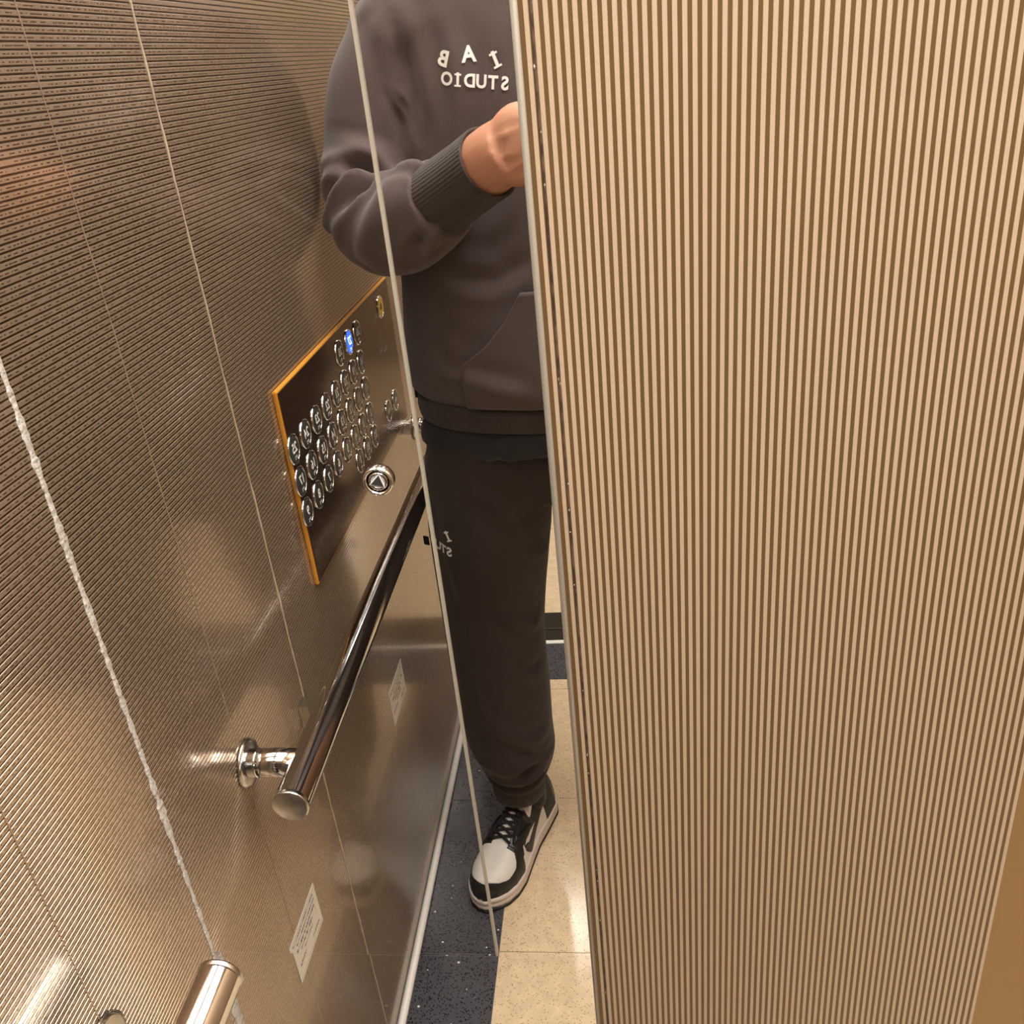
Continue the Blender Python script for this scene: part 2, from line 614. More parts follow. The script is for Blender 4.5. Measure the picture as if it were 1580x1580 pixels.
# ------------------------------------------------------------------ left wall: ribbed cladding
wl = struct(box('wall_left', -0.06, -0.0003, FRONT, BACK + 0.01, -0.02, CEIL, 'groove_left'))
def rib_mesh(name, length, width, height, horizontal, material, rounded):
    """a flat-topped or rounded rib; long axis Y (wall) or Z (panel)"""
    if rounded:
        prof = [(-width / 2, 0)] + [(width / 2 * -math.cos(a), height * math.sin(a)) for a in
                                    (math.pi * 0.2, math.pi * 0.4, math.pi * 0.6, math.pi * 0.8)] + [(width / 2, 0)]
    else:
        c = min(width * 0.12, height * 0.6)
        prof = [(-width / 2, 0), (-width / 2 + c, height), (width / 2 - c, height), (width / 2, 0)]
    V, F = [], []
    for s in (-length / 2, length / 2):
        for a, h in prof:
            V.append((h, s, a) if horizontal else (a, -h, s))
    n = len(prof)
    for i in range(n - 1):
        F.append((i, i + 1, n + i + 1, n + i))
    F += [tuple(range(n))[::-1], tuple(range(n, 2 * n))]
    me = bpy.data.meshes.new(name)
    me.from_pydata(V, [], F)
    me.update()
    bm = bmesh.new()
    bm.from_mesh(me)
    bmesh.ops.recalc_face_normals(bm, faces=bm.faces[:])
    bm.to_mesh(me)
    bm.free()
    me.materials.append(M[material])
    return me

ylen = MIR - FRONT
ymid = (MIR + FRONT) / 2
rm = rib_mesh('rib', ylen, PITCH * 0.72, 0.0003, True, 'rib_left', False)
z = 0.022
nr = 0
while z < 1.475:
    o = bpy.data.objects.new('rib', rm)
    COL.objects.link(o)
    o.parent = wl
    o.location = (-0.0003, ymid, z)
    z += PITCH
    nr += 1
upper = []
while z < CEIL - 0.01:
    V = [(-0.0003 + v.co.x, ymid + v.co.y, z + v.co.z) for v in rm.vertices]
    upper.append((V, [tuple(p.vertices) for p in rm.polygons]))
    z += PITCH
ub = build('upper_rib', *merge(upper), 'rib_left', wl)
ub['kind'] = 'stuff'

bb = struct(build('baseboard_left', *tube_vf([(0.006, FRONT, 0.006), (0.006, MIR, 0.006)], 0.0072, 14), 'white_metal', None, True))

# joints of the cladding: ragged beads of sealant
def bead(name, x, y, z0, z1, r, jit, material, n=180, yoff=0.0, seed=1):
    rr = np.random.default_rng(seed)
    zs = np.linspace(z0, z1, n)
    walk = np.convolve(rr.normal(size=n + 8), np.ones(4) / 4, 'same')[4:-4]
    rad = r * (1 + 0.5 * np.convolve(rr.normal(size=n + 8), np.ones(5) / 5, 'same')[4:-4])
    path = [(x, y + yoff + jit * w, zz) for zz, w in zip(zs, walk)]
    return struct(build(name, *tube_vf(path, list(np.clip(rad, r * 0.35, r * 2)), 7), material, None, True))
bead('trim_2', 0.0, 0.2212, 0.012, 2.3, 0.0010, 0.0006, 'sealant', 380, seed=5)
bead('trim_3', 0.0, 0.3993, 0.012, 2.3, 0.00042, 0.0003, 'sealant_dim', 260, seed=8)
# caulk smeared into the corner between the left wall and the mirror
rr = np.random.default_rng(11)
n = 900
zs = np.linspace(0.012, 2.45, n)
def rough_noise(k):
    return np.convolve(rr.normal(size=n + 2 * k), np.ones(k) / math.sqrt(k), 'same')[k:-k]
wd = 0.0016 + 0.0015 * np.abs(rough_noise(22)) + 0.0008 * np.abs(rough_noise(3))
V, F = [], []
for q, w_ in zip(zs, np.clip(wd, 0.0010, 0.0062)):
    h_ = 0.0010 + 0.0004 * rr.random()
    r_ = MIR if q > 0.6695 else BACK             # follows the step where the raised pane ends
    V += [(0.0001, MIR - w_, q), (h_ * 0.6, MIR - w_ * 0.92, q), (h_, MIR - w_ * 0.45, q), (h_ * 0.8, r_ + 0.0001, q)]
for i in range(n - 1):
    for k in range(3):
        F.append((i * 4 + k, i * 4 + k + 1, i * 4 + k + 5, i * 4 + k + 4))
struct(build('trim_1', V, F, 'caulk', None, True))

# ------------------------------------------------------------------ other walls, ceiling, lobby
wb = struct(box('wall_back', -0.06, W + 0.05, BACK + 0.008, BACK + 0.07, -0.02, CEIL, 'bronze'))
box('smooth_panel', 0.6935, W, BACK - 0.002, BACK + 0.0078, 0.0, CEIL, 'bronze', wb)
wr = struct(box('wall_right', W, W + 0.05, FRONT, BACK + 0.01, -0.02, CEIL, 'tan'))
struct(box('ceiling', -0.06, W + 0.05, FRONT - 0.05, BACK + 0.07, CEIL, CEIL + 0.05, 'ceiling'))
DX0, DX1, DH = 0.035, 1.05, 2.35
wf = struct(build('wall_front', *merge([box_vf(-0.06, DX0, FRONT - 0.09, FRONT, 0, CEIL), box_vf(DX1, W + 0.05, FRONT - 0.09, FRONT, 0, CEIL),
                                         box_vf(DX0, DX1, FRONT - 0.09, FRONT, DH, CEIL)]), 'copper'))
struct(build('wall_lobby', *merge([box_vf(-1.2, 2.8, -3.65, -3.6, 0, 2.6), box_vf(-1.25, -1.2, -3.6, -1.04, 0, 2.6),
                                   box_vf(2.8, 2.85, -3.6, -1.04, 0, 2.6), box_vf(-1.2, DX0, -1.12, -1.04, 0, 2.6),
                                   box_vf(DX1, 2.8, -1.12, -1.04, 0, 2.6), box_vf(DX0, DX1, -1.12, -1.04, DH, 2.6)]), 'wallpaint'))
struct(box('ceiling_lobby', -1.2, 2.8, -3.6, -1.04, 2.6, 2.65, 'ceiling'))
lp = empty('ceiling_lamp', (0.75, -0.10, CEIL))
tag(lp, 'flat square lamp in the elevator car ceiling', 'ceiling lamp')
box('lamp_frame', 0.12, 1.38, -0.63, 0.43, CEIL - 0.02, CEIL, 'steel', lp, 0.003)
box('diffuser', 0.15, 1.35, -0.60, 0.40, CEIL - 0.03, CEIL - 0.0201, 'lamp', lp)
dist = {-1.65: 'nearest to the elevator door', -2.30: 'in the middle of the row', -2.95: 'farthest from the elevator door'}
for ly in (-1.65, -2.30, -2.95):
    lp2 = empty('downlight', (0.88, ly, 2.6))
    tag(lp2, 'broad oblong downlight in the lobby ceiling, ' + dist[ly], 'ceiling lamp', 'lobby downlights')
    box('lamp_frame', 0.685, 1.075, ly - 0.265, ly + 0.265, 2.585, 2.6, 'steel', lp2, 0.003)
    box('diffuser', 0.70, 1.06, ly - 0.25, ly + 0.25, 2.575, 2.5849, 'lamp', lp2)
lp2 = empty('downlight', (0.07, -2.05, 2.6))
tag(lp2, 'narrow slot lamp in the lobby ceiling, left of the broad downlights', 'ceiling lamp')
box('lamp_frame', 0.02, 0.12, -2.21, -1.89, 2.585, 2.6, 'steel', lp2, 0.003)
box('diffuser', 0.03, 0.11, -2.20, -1.90, 2.575, 2.5849, 'lamp', lp2)

# ------------------------------------------------------------------ mirrors on the end wall
mt = empty('wall_mirror', (0.18, BACK, 0.0))
tag(mt, 'tall narrow mirror beside the ribbed panel, reaching the floor', 'mirror')
box('pane', 0.0, 0.3588, BACK, BACK + 0.006, 0.0, 2.3, 'mirror', mt)
m2 = empty('wall_mirror', (0.137, MIR, 0.67))
tag(m2, 'raised mirror pane ending above the floor with a pale polished side edge', 'mirror')
build('pane', [(0.0, MIR, 0.6705), (0.2720, MIR, 0.6705), (0.2720, MIR, 2.3), (0.0, MIR, 2.3)], [(0, 1, 2, 3)], 'mirror', m2)
box('polished_edge', 0.2716, 0.2740, MIR - 0.0001, BACK - 0.0001, 0.6705, 2.3, 'glass_edge', m2, 0.0004)
box('bottom_edge', 0.0, 0.2716, MIR + 0.0001, BACK - 0.0001, 0.6702, 0.6709, 'glass_edge', m2)
box('backing', 0.0, 0.2729, MIR + 0.0006, BACK - 0.0001, 0.6711, 2.2995, 'sill_dark', m2)

# ------------------------------------------------------------------ ribbed panel on the end wall
PF = MIR - 0.001
pn = empty('ribbed_panel', (0.525, PF, 0.0))
tag(pn, 'tall tan wall panel with fine vertical ribs beside the mirror', 'wall panel')
box('panel_sheet', 0.3590, 0.6932, PF, BACK + 0.004, 0.0, 2.3, 'groove_back', pn)
build('edge_trim', *tube_vf([(0.3605, PF - 0.0005, 0.0), (0.3605, PF - 0.0005, 2.3)], 0.0022, 14), 'trim', pn, True)
vm = rib_mesh('rib', 2.3, PITCH * 0.55, 0.0003, False, 'rib_back', False)
x = 0.3667
k = 0
while x < 0.6925:
    o = bpy.data.objects.new('rib', vm)
    COL.objects.link(o)
    o.parent = pn
    o.matrix_parent_inverse = Matrix.Translation(-world_loc(pn))
    o.location = (x, PF, 1.15)
    x += PITCH * 1.012
    k += 1
# sealant line with dried drips beside the first rib
dr = [tube_vf([(0.3697, PF - 0.0002, 0.0), (0.3697, PF - 0.0002, 2.3)], 0.0009, 6)]
build('sealant_line', *merge(dr), 'dark_dirt', pn)
sp = []
rr = np.random.default_rng(21)
for kk in range(16):
    zz = 0.55 + 0.85 * rr.random()
    sp.append(ellipsoid_vf((0.3695 + rr.normal() * 0.0003, PF - 0.0008, zz), (0.0005, 0.0004, 0.0005 + 0.0009 * rr.random()), 6, 4))
s = build('paint_speck', *merge(sp), 'caulk', pn)
s['kind'] = 'stuff'

# ------------------------------------------------------------------ handrail
HX, HZ, HR = 0.0675, 0.765, 0.0182
hr = empty('handrail', (HX, 0.0, HZ))
tag(hr, 'round chrome handrail on brackets along the ribbed left wall', 'handrail')
build('rail', *tube_vf([(HX, -0.62, HZ), (HX, 0.4525, HZ)], HR, 48, False), 'chrome', hr, True)
def disc_cap(name, y, sgn, parent, material='steel'):
    path = [(HX, y - sgn * 0.004, HZ), (HX, y, HZ), (HX, y + sgn * 0.0012, HZ), (HX, y + sgn * 0.0020, HZ)]
    build(name, *tube_vf(path, [HR * 1.0, HR * 1.025, HR * 1.02, HR * 0.93], 48), material, parent, True)
disc_cap('end_cap', 0.4535, 1, hr)
disc_cap('end_cap', -0.6210, -1, hr)
for by in (0.392, -0.56):
    br = build('bracket', *tube_vf([(0.004, by, HZ), (HX - HR * 0.6, by, HZ)], 0.0150, 32), 'chrome', hr, True)
    build('collar', *tube_vf([(0.012, by, HZ), (0.0145, by, HZ)], 0.0158, 32), 'chrome', br, True)
    build('rosette', *tube_vf([(0.0002, by, HZ), (0.003, by, HZ), (0.0045, by, HZ)], [0.026, 0.026, 0.022], 40), 'steel', br, True)
cl = empty('wall_clip', (0.0, 0.235, 0.70))
tag(cl, 'small bright metal clip on the wall joint behind the handrail', 'clip')
box('clip_plate', 0.0, 0.003, 0.215, 0.245, 0.685, 0.718, 'steel', cl, 0.0008)
box('clip_lip', 0.003, 0.012, 0.243, 0.245, 0.685, 0.718, 'steel', cl, 0.0004)

# ------------------------------------------------------------------ control panel
cp = empty('control_panel', (0.0, -0.195, 0.81))
tag(cp, 'wide bronze elevator control panel with rows of chrome floor buttons and amber edge', 'control panel')
Y0, Y1, Z0, Z1, PX = -0.4986, 0.1076, 0.8085, 1.0745, 0.0065
box('face_plate', PX - 0.002, PX, Y0 + 0.003, Y1 - 0.003, Z0 + 0.003, Z1 - 0.003, 'plate', cp, 0.0004)
box('amber_edge', 0.0, PX - 0.0012, Y0, Y1, Z0, Z1, 'amber', cp, 0.0012)

def lathe_x(prof, n=40):
    """profile (x,r) spun about the X axis"""
    V, F = [], []
    for x_, r_ in prof:
        for k in range(n):
            a = 2 * math.pi * k / n
            V.append((x_, r_ * math.cos(a), r_ * math.sin(a)))
    for i in range(len(prof) - 1):
        for k in range(n):
            k2 = (k + 1) % n
            F.append((i * n + k, (i + 1) * n + k, (i + 1) * n + k2, i * n + k2))
    F.append(tuple(range((len(prof) - 1) * n, len(prof) * n)))
    return V, F

def shared(name, vf, material, smooth=False):
    me = bpy.data.meshes.new(name)
    me.from_pydata([tuple(map(float, v)) for v in vf[0]], [], vf[1])
    me.materials.append(M[material])
    if smooth:
        me.polygons.foreach_set('use_smooth', [True] * len(me.polygons))
    me.update()
    return me
ring_me = shared('button', lathe_x([(0, 0.0194), (0.0010, 0.0194), (0.0017, 0.0189), (0.0019, 0.0180), (0.0010, 0.0169)]), 'chrome', True)
cap_vf = lathe_x([(0.0006, 0.0168), (0.0014, 0.0165), (0.0018, 0.0155), (0.0019, 0.010)])
cap_me = shared('cap', cap_vf, 'cap_dark', False)
cap_blue = shared('cap', cap_vf, 'blue_lit', False)
cap_yel = shared('cap', cap_vf, 'yellow', False)

def put(name, me, parent, loc):
    o = bpy.data.objects.new(name, me)
    COL.objects.link(o)
    o.parent = parent
    o.location = loc
    return o

def flat_yz(V, F, dy=0.0, dz=0.0, x_=0.0):
    """text drawn in its own xy turned to read on the left wall"""
    return [(x_, v[0] + dy, v[1] + dz) for v in V], F

dot = [(0.0011 * math.cos(a), 0.0011 * math.sin(a), 0) for a in np.linspace(0, 2 * math.pi, 7)[:-1]]
def button(y, zz, text, capm, ink='white_mark', small=False):
    r = put('button', ring_me, cp, (PX - 0.0 - 0.0, y - (-0.195), zz - 0.81))
    put('cap', capm, r, (0, 0, 0))
    parts = [flat_yz(*text_vf(text, 0.0175 if len(text) < 3 else 0.011, 0, 0.0004, False), 0, 0.002, 0.0020)]
    for dx in (-0.003, 0.0, 0.003):
        parts.append(flat_yz(dot, [tuple(range(6))], dx, -0.0095, 0.0020))
    for dx in (-0.003, 0.003):
        parts.append(flat_yz(dot, [tuple(range(6))], dx, -0.0122, 0.0020))
    me = shared('floor_number', merge(parts), ink)
    put('floor_number', me, r, (0, 0, 0))
    return r
cols = [-0.2525, -0.2030, -0.1540, -0.1050, -0.0545, -0.0045, 0.0455, 0.0955]
for zz, first in ((0.910, 2), (0.953, 10), (0.9965, 18)):
    for i, y in enumerate(cols):
        button(y, zz, str(first + i), cap_me)
for i, y in enumerate((-0.2590, -0.2085, -0.1535)):
    b = button(y, 1.0415, str(26 + i), cap_blue if i == 1 else cap_me, 'white_lit' if i == 1 else 'white_mark')
    if i == 1:
        b['label'] = 'floor button lit blue'
for y, t in ((-0.2570, 'B2'), (-0.2055, 'B1'), (-0.1560, '1')):
    button(y, 0.8695, t, cap_me)

def icon_button(y, zz, tris, capm, ink):
    r = put('button', ring_me, cp, (PX, y + 0.195, zz - 0.81))
    put('cap', capm, r, (0, 0, 0))
    parts = []
    for t in tris:
        parts.append(flat_yz([(a, b, 0) for a, b in t], [tuple(range(len(t)))], 0, 0, 0.0020))
    put('pictogram', shared('pictogram', merge(parts), ink), r, (0, 0, 0))
    return r
bar = [(-0.0005, -0.005), (0.0005, -0.005), (0.0005, 0.005), (-0.0005, 0.005)]
icon_button(-0.4221, 0.872, [[(-0.0075, 0), (-0.002, -0.0045), (-0.002, 0.0045)], bar, [(0.0075, 0), (0.002, 0.0045), (0.002, -0.0045)]], cap_me, 'white_mark')
icon_button(-0.3654, 0.872, [[(-0.002, 0), (-0.0075, 0.0045), (-0.0075, -0.0045)], bar, [(0.002, 0), (0.0075, -0.0045), (0.0075, 0.0045)]], cap_me, 'white_mark')
bell = [(0.006 * math.cos(a) * (1.0 if math.sin(a) > 0 else 1.25), 0.006 * math.sin(a)) for a in np.linspace(0, 2 * math.pi, 15)[:-1]]
y_b = icon_button(-0.4224, 1.040, [bell, [(-0.001, 0.005), (0.001, 0.005), (0.001, 0.009), (-0.001, 0.009)]], cap_yel, 'cap_dark')
y_b['label'] = 'yellow alarm button'
etch = []
for (yy, zz) in ((-0.392, 1.030), (-0.395, 0.972), (-0.425, 0.966)):
    for k in range(4):
        etch.append(box_vf(PX, PX + 0.0003, yy + k * 0.006, yy + k * 0.006 + 0.004, zz, zz + 0.0012))
        etch.append(box_vf(PX, PX + 0.0003, yy + k * 0.006, yy + k * 0.006 + 0.0012, zz + 0.003, zz + 0.007))
em = build('etched_mark', *merge(etch), 'ink_pale', cp)
em['kind'] = 'stuff'

# round arrow button fixed on the mirror
rb = empty('push_button', (0.2424, MIR, 1.1533))
tag(rb, 'single round chrome push button with a triangle, on the mirror above the rail', 'button')
def lathe_y(prof, n=48):
    V, F = lathe_x(prof, n)
    return [(0.2424 + v[1], MIR - v[0], 1.1533 + v[2]) for v in V], F
build('bezel_ring', *lathe_y([(0, 0.0106), (0.003, 0.0106), (0.0046, 0.0099), (0.0048, 0.0092), (0.0036, 0.0080), (0.0018, 0.0074)]), 'chrome', rb, True)
build('cap', *lathe_y([(0.0010, 0.0072), (0.0032, 0.0069), (0.0042, 0.0058), (0.0038, 0.0048), (0.0036, 0.004)]), 'chrome', rb, True)
tri = [(math.cos(a) * 0.0052, math.sin(a) * 0.0052) for a in (math.radians(75), math.radians(195), math.radians(315))]
build('triangle_mark', [(0.2424 + a, MIR - 0.0045, 1.1533 + b) for a, b in tri] + [(0.2424 + a, MIR - 0.0034, 1.1533 + b) for a, b in tri],
      [(0, 1, 2), (3, 5, 4), (0, 3, 4, 1), (1, 4, 5, 2), (2, 5, 3, 0)], 'cap_dark', rb)

tro = [(math.cos(a) * 0.0066, math.sin(a) * 0.0066) for a in (math.radians(75), math.radians(195), math.radians(315))]
build('triangle_rim', [(0.2424 + a, MIR - 0.0041, 1.1533 + b) for a, b in tro] + [(0.2424 + a, MIR - 0.0034, 1.1533 + b) for a, b in tro],
      [(0, 1, 2), (3, 5, 4), (0, 3, 4, 1), (1, 4, 5, 2), (2, 5, 3, 0)], 'white_mark', rb)

# ------------------------------------------------------------------ stickers on the lower wall
def sticker(y0, y1, z0, z1, label, seed):
    o = empty('sticker', (0.0, (y0 + y1) / 2, z0))
    tag(o, label, 'sticker', 'notice stickers on the left wall')
    box('sheet', 0.0, 0.0006, y0, y1, z0, z1, 'paper', o)
    rr = np.random.default_rng(seed)
    lines, pale = [], []
    h = z1 - z0
    wd = y1 - y0
    for r_, (f0, f1, th) in enumerate(((0.10, 0.92, .022), (0.10, 0.80, .022), (0.14, 0.86, .03), (0.26, 0.74, .035), (0.30, 0.62, .025), (0.62, 0.88, .03), (0.1, 0.35, .03))):
        zz = z1 - h * (0.12 + 0.115 * r_)
        a = y0 + wd * f0
        while a < y0 + wd * f1:
            l = wd * (0.012 + 0.03 * rr.random())
            (lines if rr.random() < 0.75 else pale).append(box_vf(0.0006, 0.0008, a, a + l, zz - h * th * rr.uniform(0.5, 1), zz + h * th * rr.uniform(0.4, 1)))
            a += l + wd * 0.012
    e = wd * 0.03
    for zz in (z0 + h * 0.06, z1 - h * 0.05):
        pale.append(box_vf(0.0006, 0.0007, y0 + e, y1 - e, zz, zz + h * 0.012))
    pale.append(box_vf(0.0006, 0.0007, y0 + wd * .12, y0 + wd * .125, z0 + h * .4, z1 - h * .2))
    build('printed_line', *merge(lines), 'ink', o)
    build('printed_frame', *merge(pale), 'ink_pale', o)
sticker(0.3252, 0.4198, 0.4414, 0.5078, 'larger white printed sticker low on the wall near the mirror corner', 4)
sticker(-0.195, -0.0955, 0.399, 0.4680, 'worn white sticker low on the wall under the control panel', 9)

# crumbs of plaster on the floor
cr = []
rr = np.random.default_rng(31)
for k in range(46):
    cx, cy = rr.uniform(0.02, 0.15), rr.uniform(-0.45, 0.5)
    if cx > 0.07 and -0.36 < cy < -0.03:
        continue
    s_ = rr.uniform(0.0008, 0.0022)
    cr.append(ellipsoid_vf((cx, cy, s_ * 0.5), (s_ * rr.uniform(0.7, 1.6), s_, s_ * 0.5), 6, 4))
o = build('plaster_crumb', *merge(cr), 'white_mark')
o['kind'] = 'stuff'
tag(o, 'tiny white plaster crumbs strewn over the dark stone floor border', 'crumbs')


# ------------------------------------------------------------------ person
per = empty('person', (0.345, -0.25, 0.0))
tag(per, 'person in brown hoodie and sweatpants holding up a phone, seen in the mirror', 'person')

def arm_mirror(pts):
    """the far arm: the near arm's path mirrored about the body's middle plane, brought in to the phone"""
    return [(0.69 - p[0] - 0.0, *p[1:]) for p in pts]

ARM_L = [(0.250, -0.300, 1.435, 0.060), (0.168, -0.294, 1.425, 0.090), (0.108, -0.282, 1.376, 0.083), (0.080, -0.255, 1.300, 0.0715),
         (0.0765, -0.212, 1.232, 0.0685), (0.100, -0.170, 1.210, 0.067), (0.150, -0.130, 1.224, 0.064), (0.196, -0.095, 1.249, 0.055)]
ARM_R = [(0.440, -0.300, 1.435, 0.060), (0.522, -0.294, 1.425, 0.090), (0.586, -0.282, 1.376, 0.083), (0.625, -0.255, 1.300, 0.072),
         (0.632, -0.212, 1.225, 0.069), (0.605, -0.170, 1.200, 0.067), (0.555, -0.130, 1.214, 0.064), (0.515, -0.095, 1.235, 0.055)]
CUFF_L = [(0.178, -0.108, 1.240, 0.046), (0.205, -0.088, 1.2545, 0.0455), (0.240, -0.058, 1.275, 0.0435), (0.2665, -0.036, 1.2905, 0.0435)]
CUFF_R = [(0.530, -0.108, 1.226, 0.046), (0.510, -0.088, 1.238, 0.0455), (0.490, -0.062, 1.255, 0.0435), (0.472, -0.040, 1.268, 0.0435)]

# ---- body: one continuous skin surface (trunk, neck, head, limbs, hands)
bp_ = []
bp_.append(ring_loft([(0.80, .345, -.28, .14, .09), (0.90, .345, -.28, .155, .10), (1.05, .345, -.28, .15, .095), (1.25, .345, -.285, .17, .10),
                      (1.42, .345, -.29, .18, .085), (1.50, .345, -.295, .11, .06)], 32, 2.2, 4))
bp_.append(stube([(.345, -.295, 1.46, .062), (.345, -.285, 1.57, .055), (.345, -.272, 1.64, .055)], 20, 4))
def thin(pts, k):
    return [(p[0], p[1], p[2], p[3] * k) for p in pts]
bp_.append(stube(thin(ARM_L, .55) + [(.24, -.058, 1.275, .038), (.275, -.030, 1.296, .0385), (.295, -.018, 1.306, .037)], 16, 4))
bp_.append(stube(thin(ARM_R, .55) + [(.49, -.062, 1.255, .038), (.465, -.036, 1.272, .0385), (.455, -.024, 1.280, .036)], 16, 4))
for sx, ax in ((0.215, 0.176), (0.475, 0.514)):
    bp_.append(stube([(sx, -.28, .86, .085), ((sx + ax) / 2, -.268, .60, .068), (ax, -.25, .46, .052), (ax, -.255, .34, .050), (ax + .01, -.255, .18, .036), (ax + .01, -.255, .07, .036)], 16, 4))
    d = -1 if ax < .3 else 1
    bp_.append(stube([(ax + .02 * -d, -.27, .055, .032), (ax + d * .02, -.17, .05, .034), (ax + d * .04, -.105, .045, .026)], 12, 4))

def hand(side):
    """palm upright against the phone's edge, four fingers round its back, thumb on the screen side"""
    s = 1 if side == 'L' else -1
    px, wx = (0.3465, 0.292) if side == 'L' else (0.4215, 0.455)
    zc = 1.309 if side == 'L' else 1.292
    parts = []
    parts.append(ellipsoid_vf((px - s * 0.040, -0.010, zc), (0.040, 0.021, 0.047), 20, 14, Matrix.Rotation(s * 0.25, 3, 'Y')))
    parts.append(ellipsoid_vf((px - s * 0.022, -0.006, zc + 0.004), (0.024, 0.014, 0.043), 20, 14))
    parts.append(ellipsoid_vf((px - s * 0.040, -0.022, zc + 0.020), (0.026, 0.014, 0.022), 16, 10, Matrix.Rotation(s * 0.5, 3, 'Y')))
    for i, (dz, ln) in enumerate(((0.030, 0.92), (0.010, 1.0), (-0.011, 0.93), (-0.030, 0.76))):
        z0 = zc + dz
        bz = zc + dz * 0.93 - 0.004
        L = 0.034 * ln
        parts.append(stube([(px - s * 0.020, 0.001, z0, .0095), (px - s * 0.006, 0.0075, z0, .0090), (px + s * 0.010, 0.0085, bz + 0.003, .0082),
                            (px + s * L * 0.8, 0.0078, bz + 0.002, .0074), (px + s * L, 0.0072, bz, .0055)], 12, 4))
    parts.append(stube([(px - s * 0.045, -0.020, zc + 0.012, .0125), (px - s * 0.025, -0.026, zc + 0.034, .0110), (px - s * 0.004, -0.0245, zc + 0.052, .0095),
                        (px + s * 0.016, -0.0215, zc + 0.061, .0085), (px + s * 0.024, -0.0205, zc + 0.063, .006)], 12, 4))
    return parts
bp_ += hand('L') + hand('R')

# head
hc = Vector((.345, -.255, 1.735))
tilt = Matrix.Rotation(math.radians(-14), 3, 'X')
def hp(x, y, z_):
    return tuple(hc + tilt @ Vector((x, y, z_)))
head = [ellipsoid_vf(hp(0, -.012, .030), (.076, .094, .088), 24, 16, tilt), ellipsoid_vf(hp(0, .018, -.045), (.060, .068, .068), 24, 16, tilt),
        ellipsoid_vf(hp(0, .052, -.092), (.030, .028, .022), 16, 10, tilt),
        stube([(*hp(0, .084, .012), .008), (*hp(0, .096, -.012), .010), (*hp(0, .104, -.030), .0135), (*hp(0, .092, -.040), .010)], 12, 4),
        ellipsoid_vf(hp(0, .080, -.062), (.024, .010, .0065), 14, 8, tilt), ellipsoid_vf(hp(0, .078, -.073), (.021, .010, .007), 14, 8, tilt),
        ellipsoid_vf(hp(0, .074, .022), (.055, .014, .008), 16, 8, tilt)]
for s in (-1, 1):
    head.append(ellipsoid_vf(hp(s * .076, -.010, -.010), (.010, .018, .031), 14, 10, tilt))
    head.append(ellipsoid_vf(hp(s * .034, .046, -.026), (.027, .024, .026), 14, 10, tilt))
bp_ += head
bme = remesh(bp_, 0.0042, 4, 0.5)
fold(bme, [([(.283, .004, 1.318), (.300, .012, 1.326), (.318, .014, 1.330)], .0032, .0016), ([(.285, .004, 1.300), (.303, .013, 1.303), (.32, .014, 1.312)], .0030, .0013),
           ([(.290, .006, 1.282), (.306, .012, 1.288), (.322, .012, 1.295)], .0030, .0012)])
body = link('body', bme, 'skin', per, True)
for s in (-1, 1):
    e = build('eye', *ellipsoid_vf(hp(s * .031, .0665, .001), (.0135, .010, .0075), 16, 10, tilt), 'white_mark', per, True)
    build('iris', *ellipsoid_vf(hp(s * .031, .0755, -.001), (.0058, .0025, .0055), 14, 8, tilt), 'hair', e, True)
    build('eyebrow', *stube([(*hp(s * .014, .088, .026), .003), (*hp(s * .034, .086, .031), .004), (*hp(s * .055, .070, .026), .0025)], 8, 4), 'hair', per, True)
hv = [ellipsoid_vf(hp(0, -.022, .050), (.085, .098, .084), 28, 18, tilt), ellipsoid_vf(hp(0, -.060, -.005), (.074, .058, .075), 24, 14, tilt)]
for k in range(9):
    a = (k - 4) * 0.19
    hv.append(stube([(*hp(math.sin(a) * .04, .02, .125), .02), (*hp(math.sin(a) * .075, .072, .095), .016), (*hp(math.sin(a) * .085, .084, .052), .008)], 10, 4))
hme = remesh(hv, 0.005, 2)
p = coords(hme)
loc = (p - np.array(hc)) @ np.array(tilt)
n_ = normals(hme)
face = np.clip((loc[:, 1] - .055) / .02, 0, 1) * np.clip((.055 - loc[:, 2]) / .02, 0, 1)
p = p - n_ * (face * .035)[:, None] + n_ * (0.002 * np.sin(loc[:, 0] * 420 + 9 * np.sin(loc[:, 1] * 40)))[:, None]
set_coords(hme, p)
link('hair', hme, 'hair', per, True)

# ---- hoodie
torso = ring_loft([(0.905, .345, -.275, .236, .126), (0.916, .345, -.275, .244, .132), (0.930, .345, -.275, .247, .135), (0.940, .345, -.275, .250, .137), (0.952, .345, -.275, .262, .148),
                   (0.985, .345, -.277, .271, .152), (1.06, .345, -.280, .263, .146), (1.18, .345, -.283, .255, .141), (1.30, .345, -.286, .252, .138),
                   (1.38, .345, -.290, .252, .134), (1.45, .345, -.295, .246, .124), (1.50, .345, -.297, .215, .108), (1.535, .345, -.297, .150, .090), (1.57, .345, -.292, .090, .075)], 64, 2.35, 5)
hood = [stube([(.255, -.26, 1.545, .030), (.262, -.33, 1.565, .042), (.345, -.395, 1.560, .055), (.428, -.33, 1.565, .042), (.435, -.26, 1.545, .030), (.39, -.215, 1.525, .022), (.345, -.195, 1.51, .018)], 16, 6),
        stube([(.255, -.26, 1.545, .030), (.30, -.215, 1.525, .022), (.345, -.195, 1.51, .018)], 14, 6),
        ellipsoid_vf((.345, -.40, 1.51), (.11, .055, .08), 20, 12)]
hd = remesh([torso, stube(ARM_L, 28, 7), stube(ARM_R, 28, 7),
             ellipsoid_vf((.165, -.294, 1.425), (.112, .098, .092), 28, 18), ellipsoid_vf((.525, -.294, 1.425), (.112, .098, .092), 28, 18)] + hood, 0.0048, 9, 0.5)
wobble(hd, 0.0016, 34, 2)
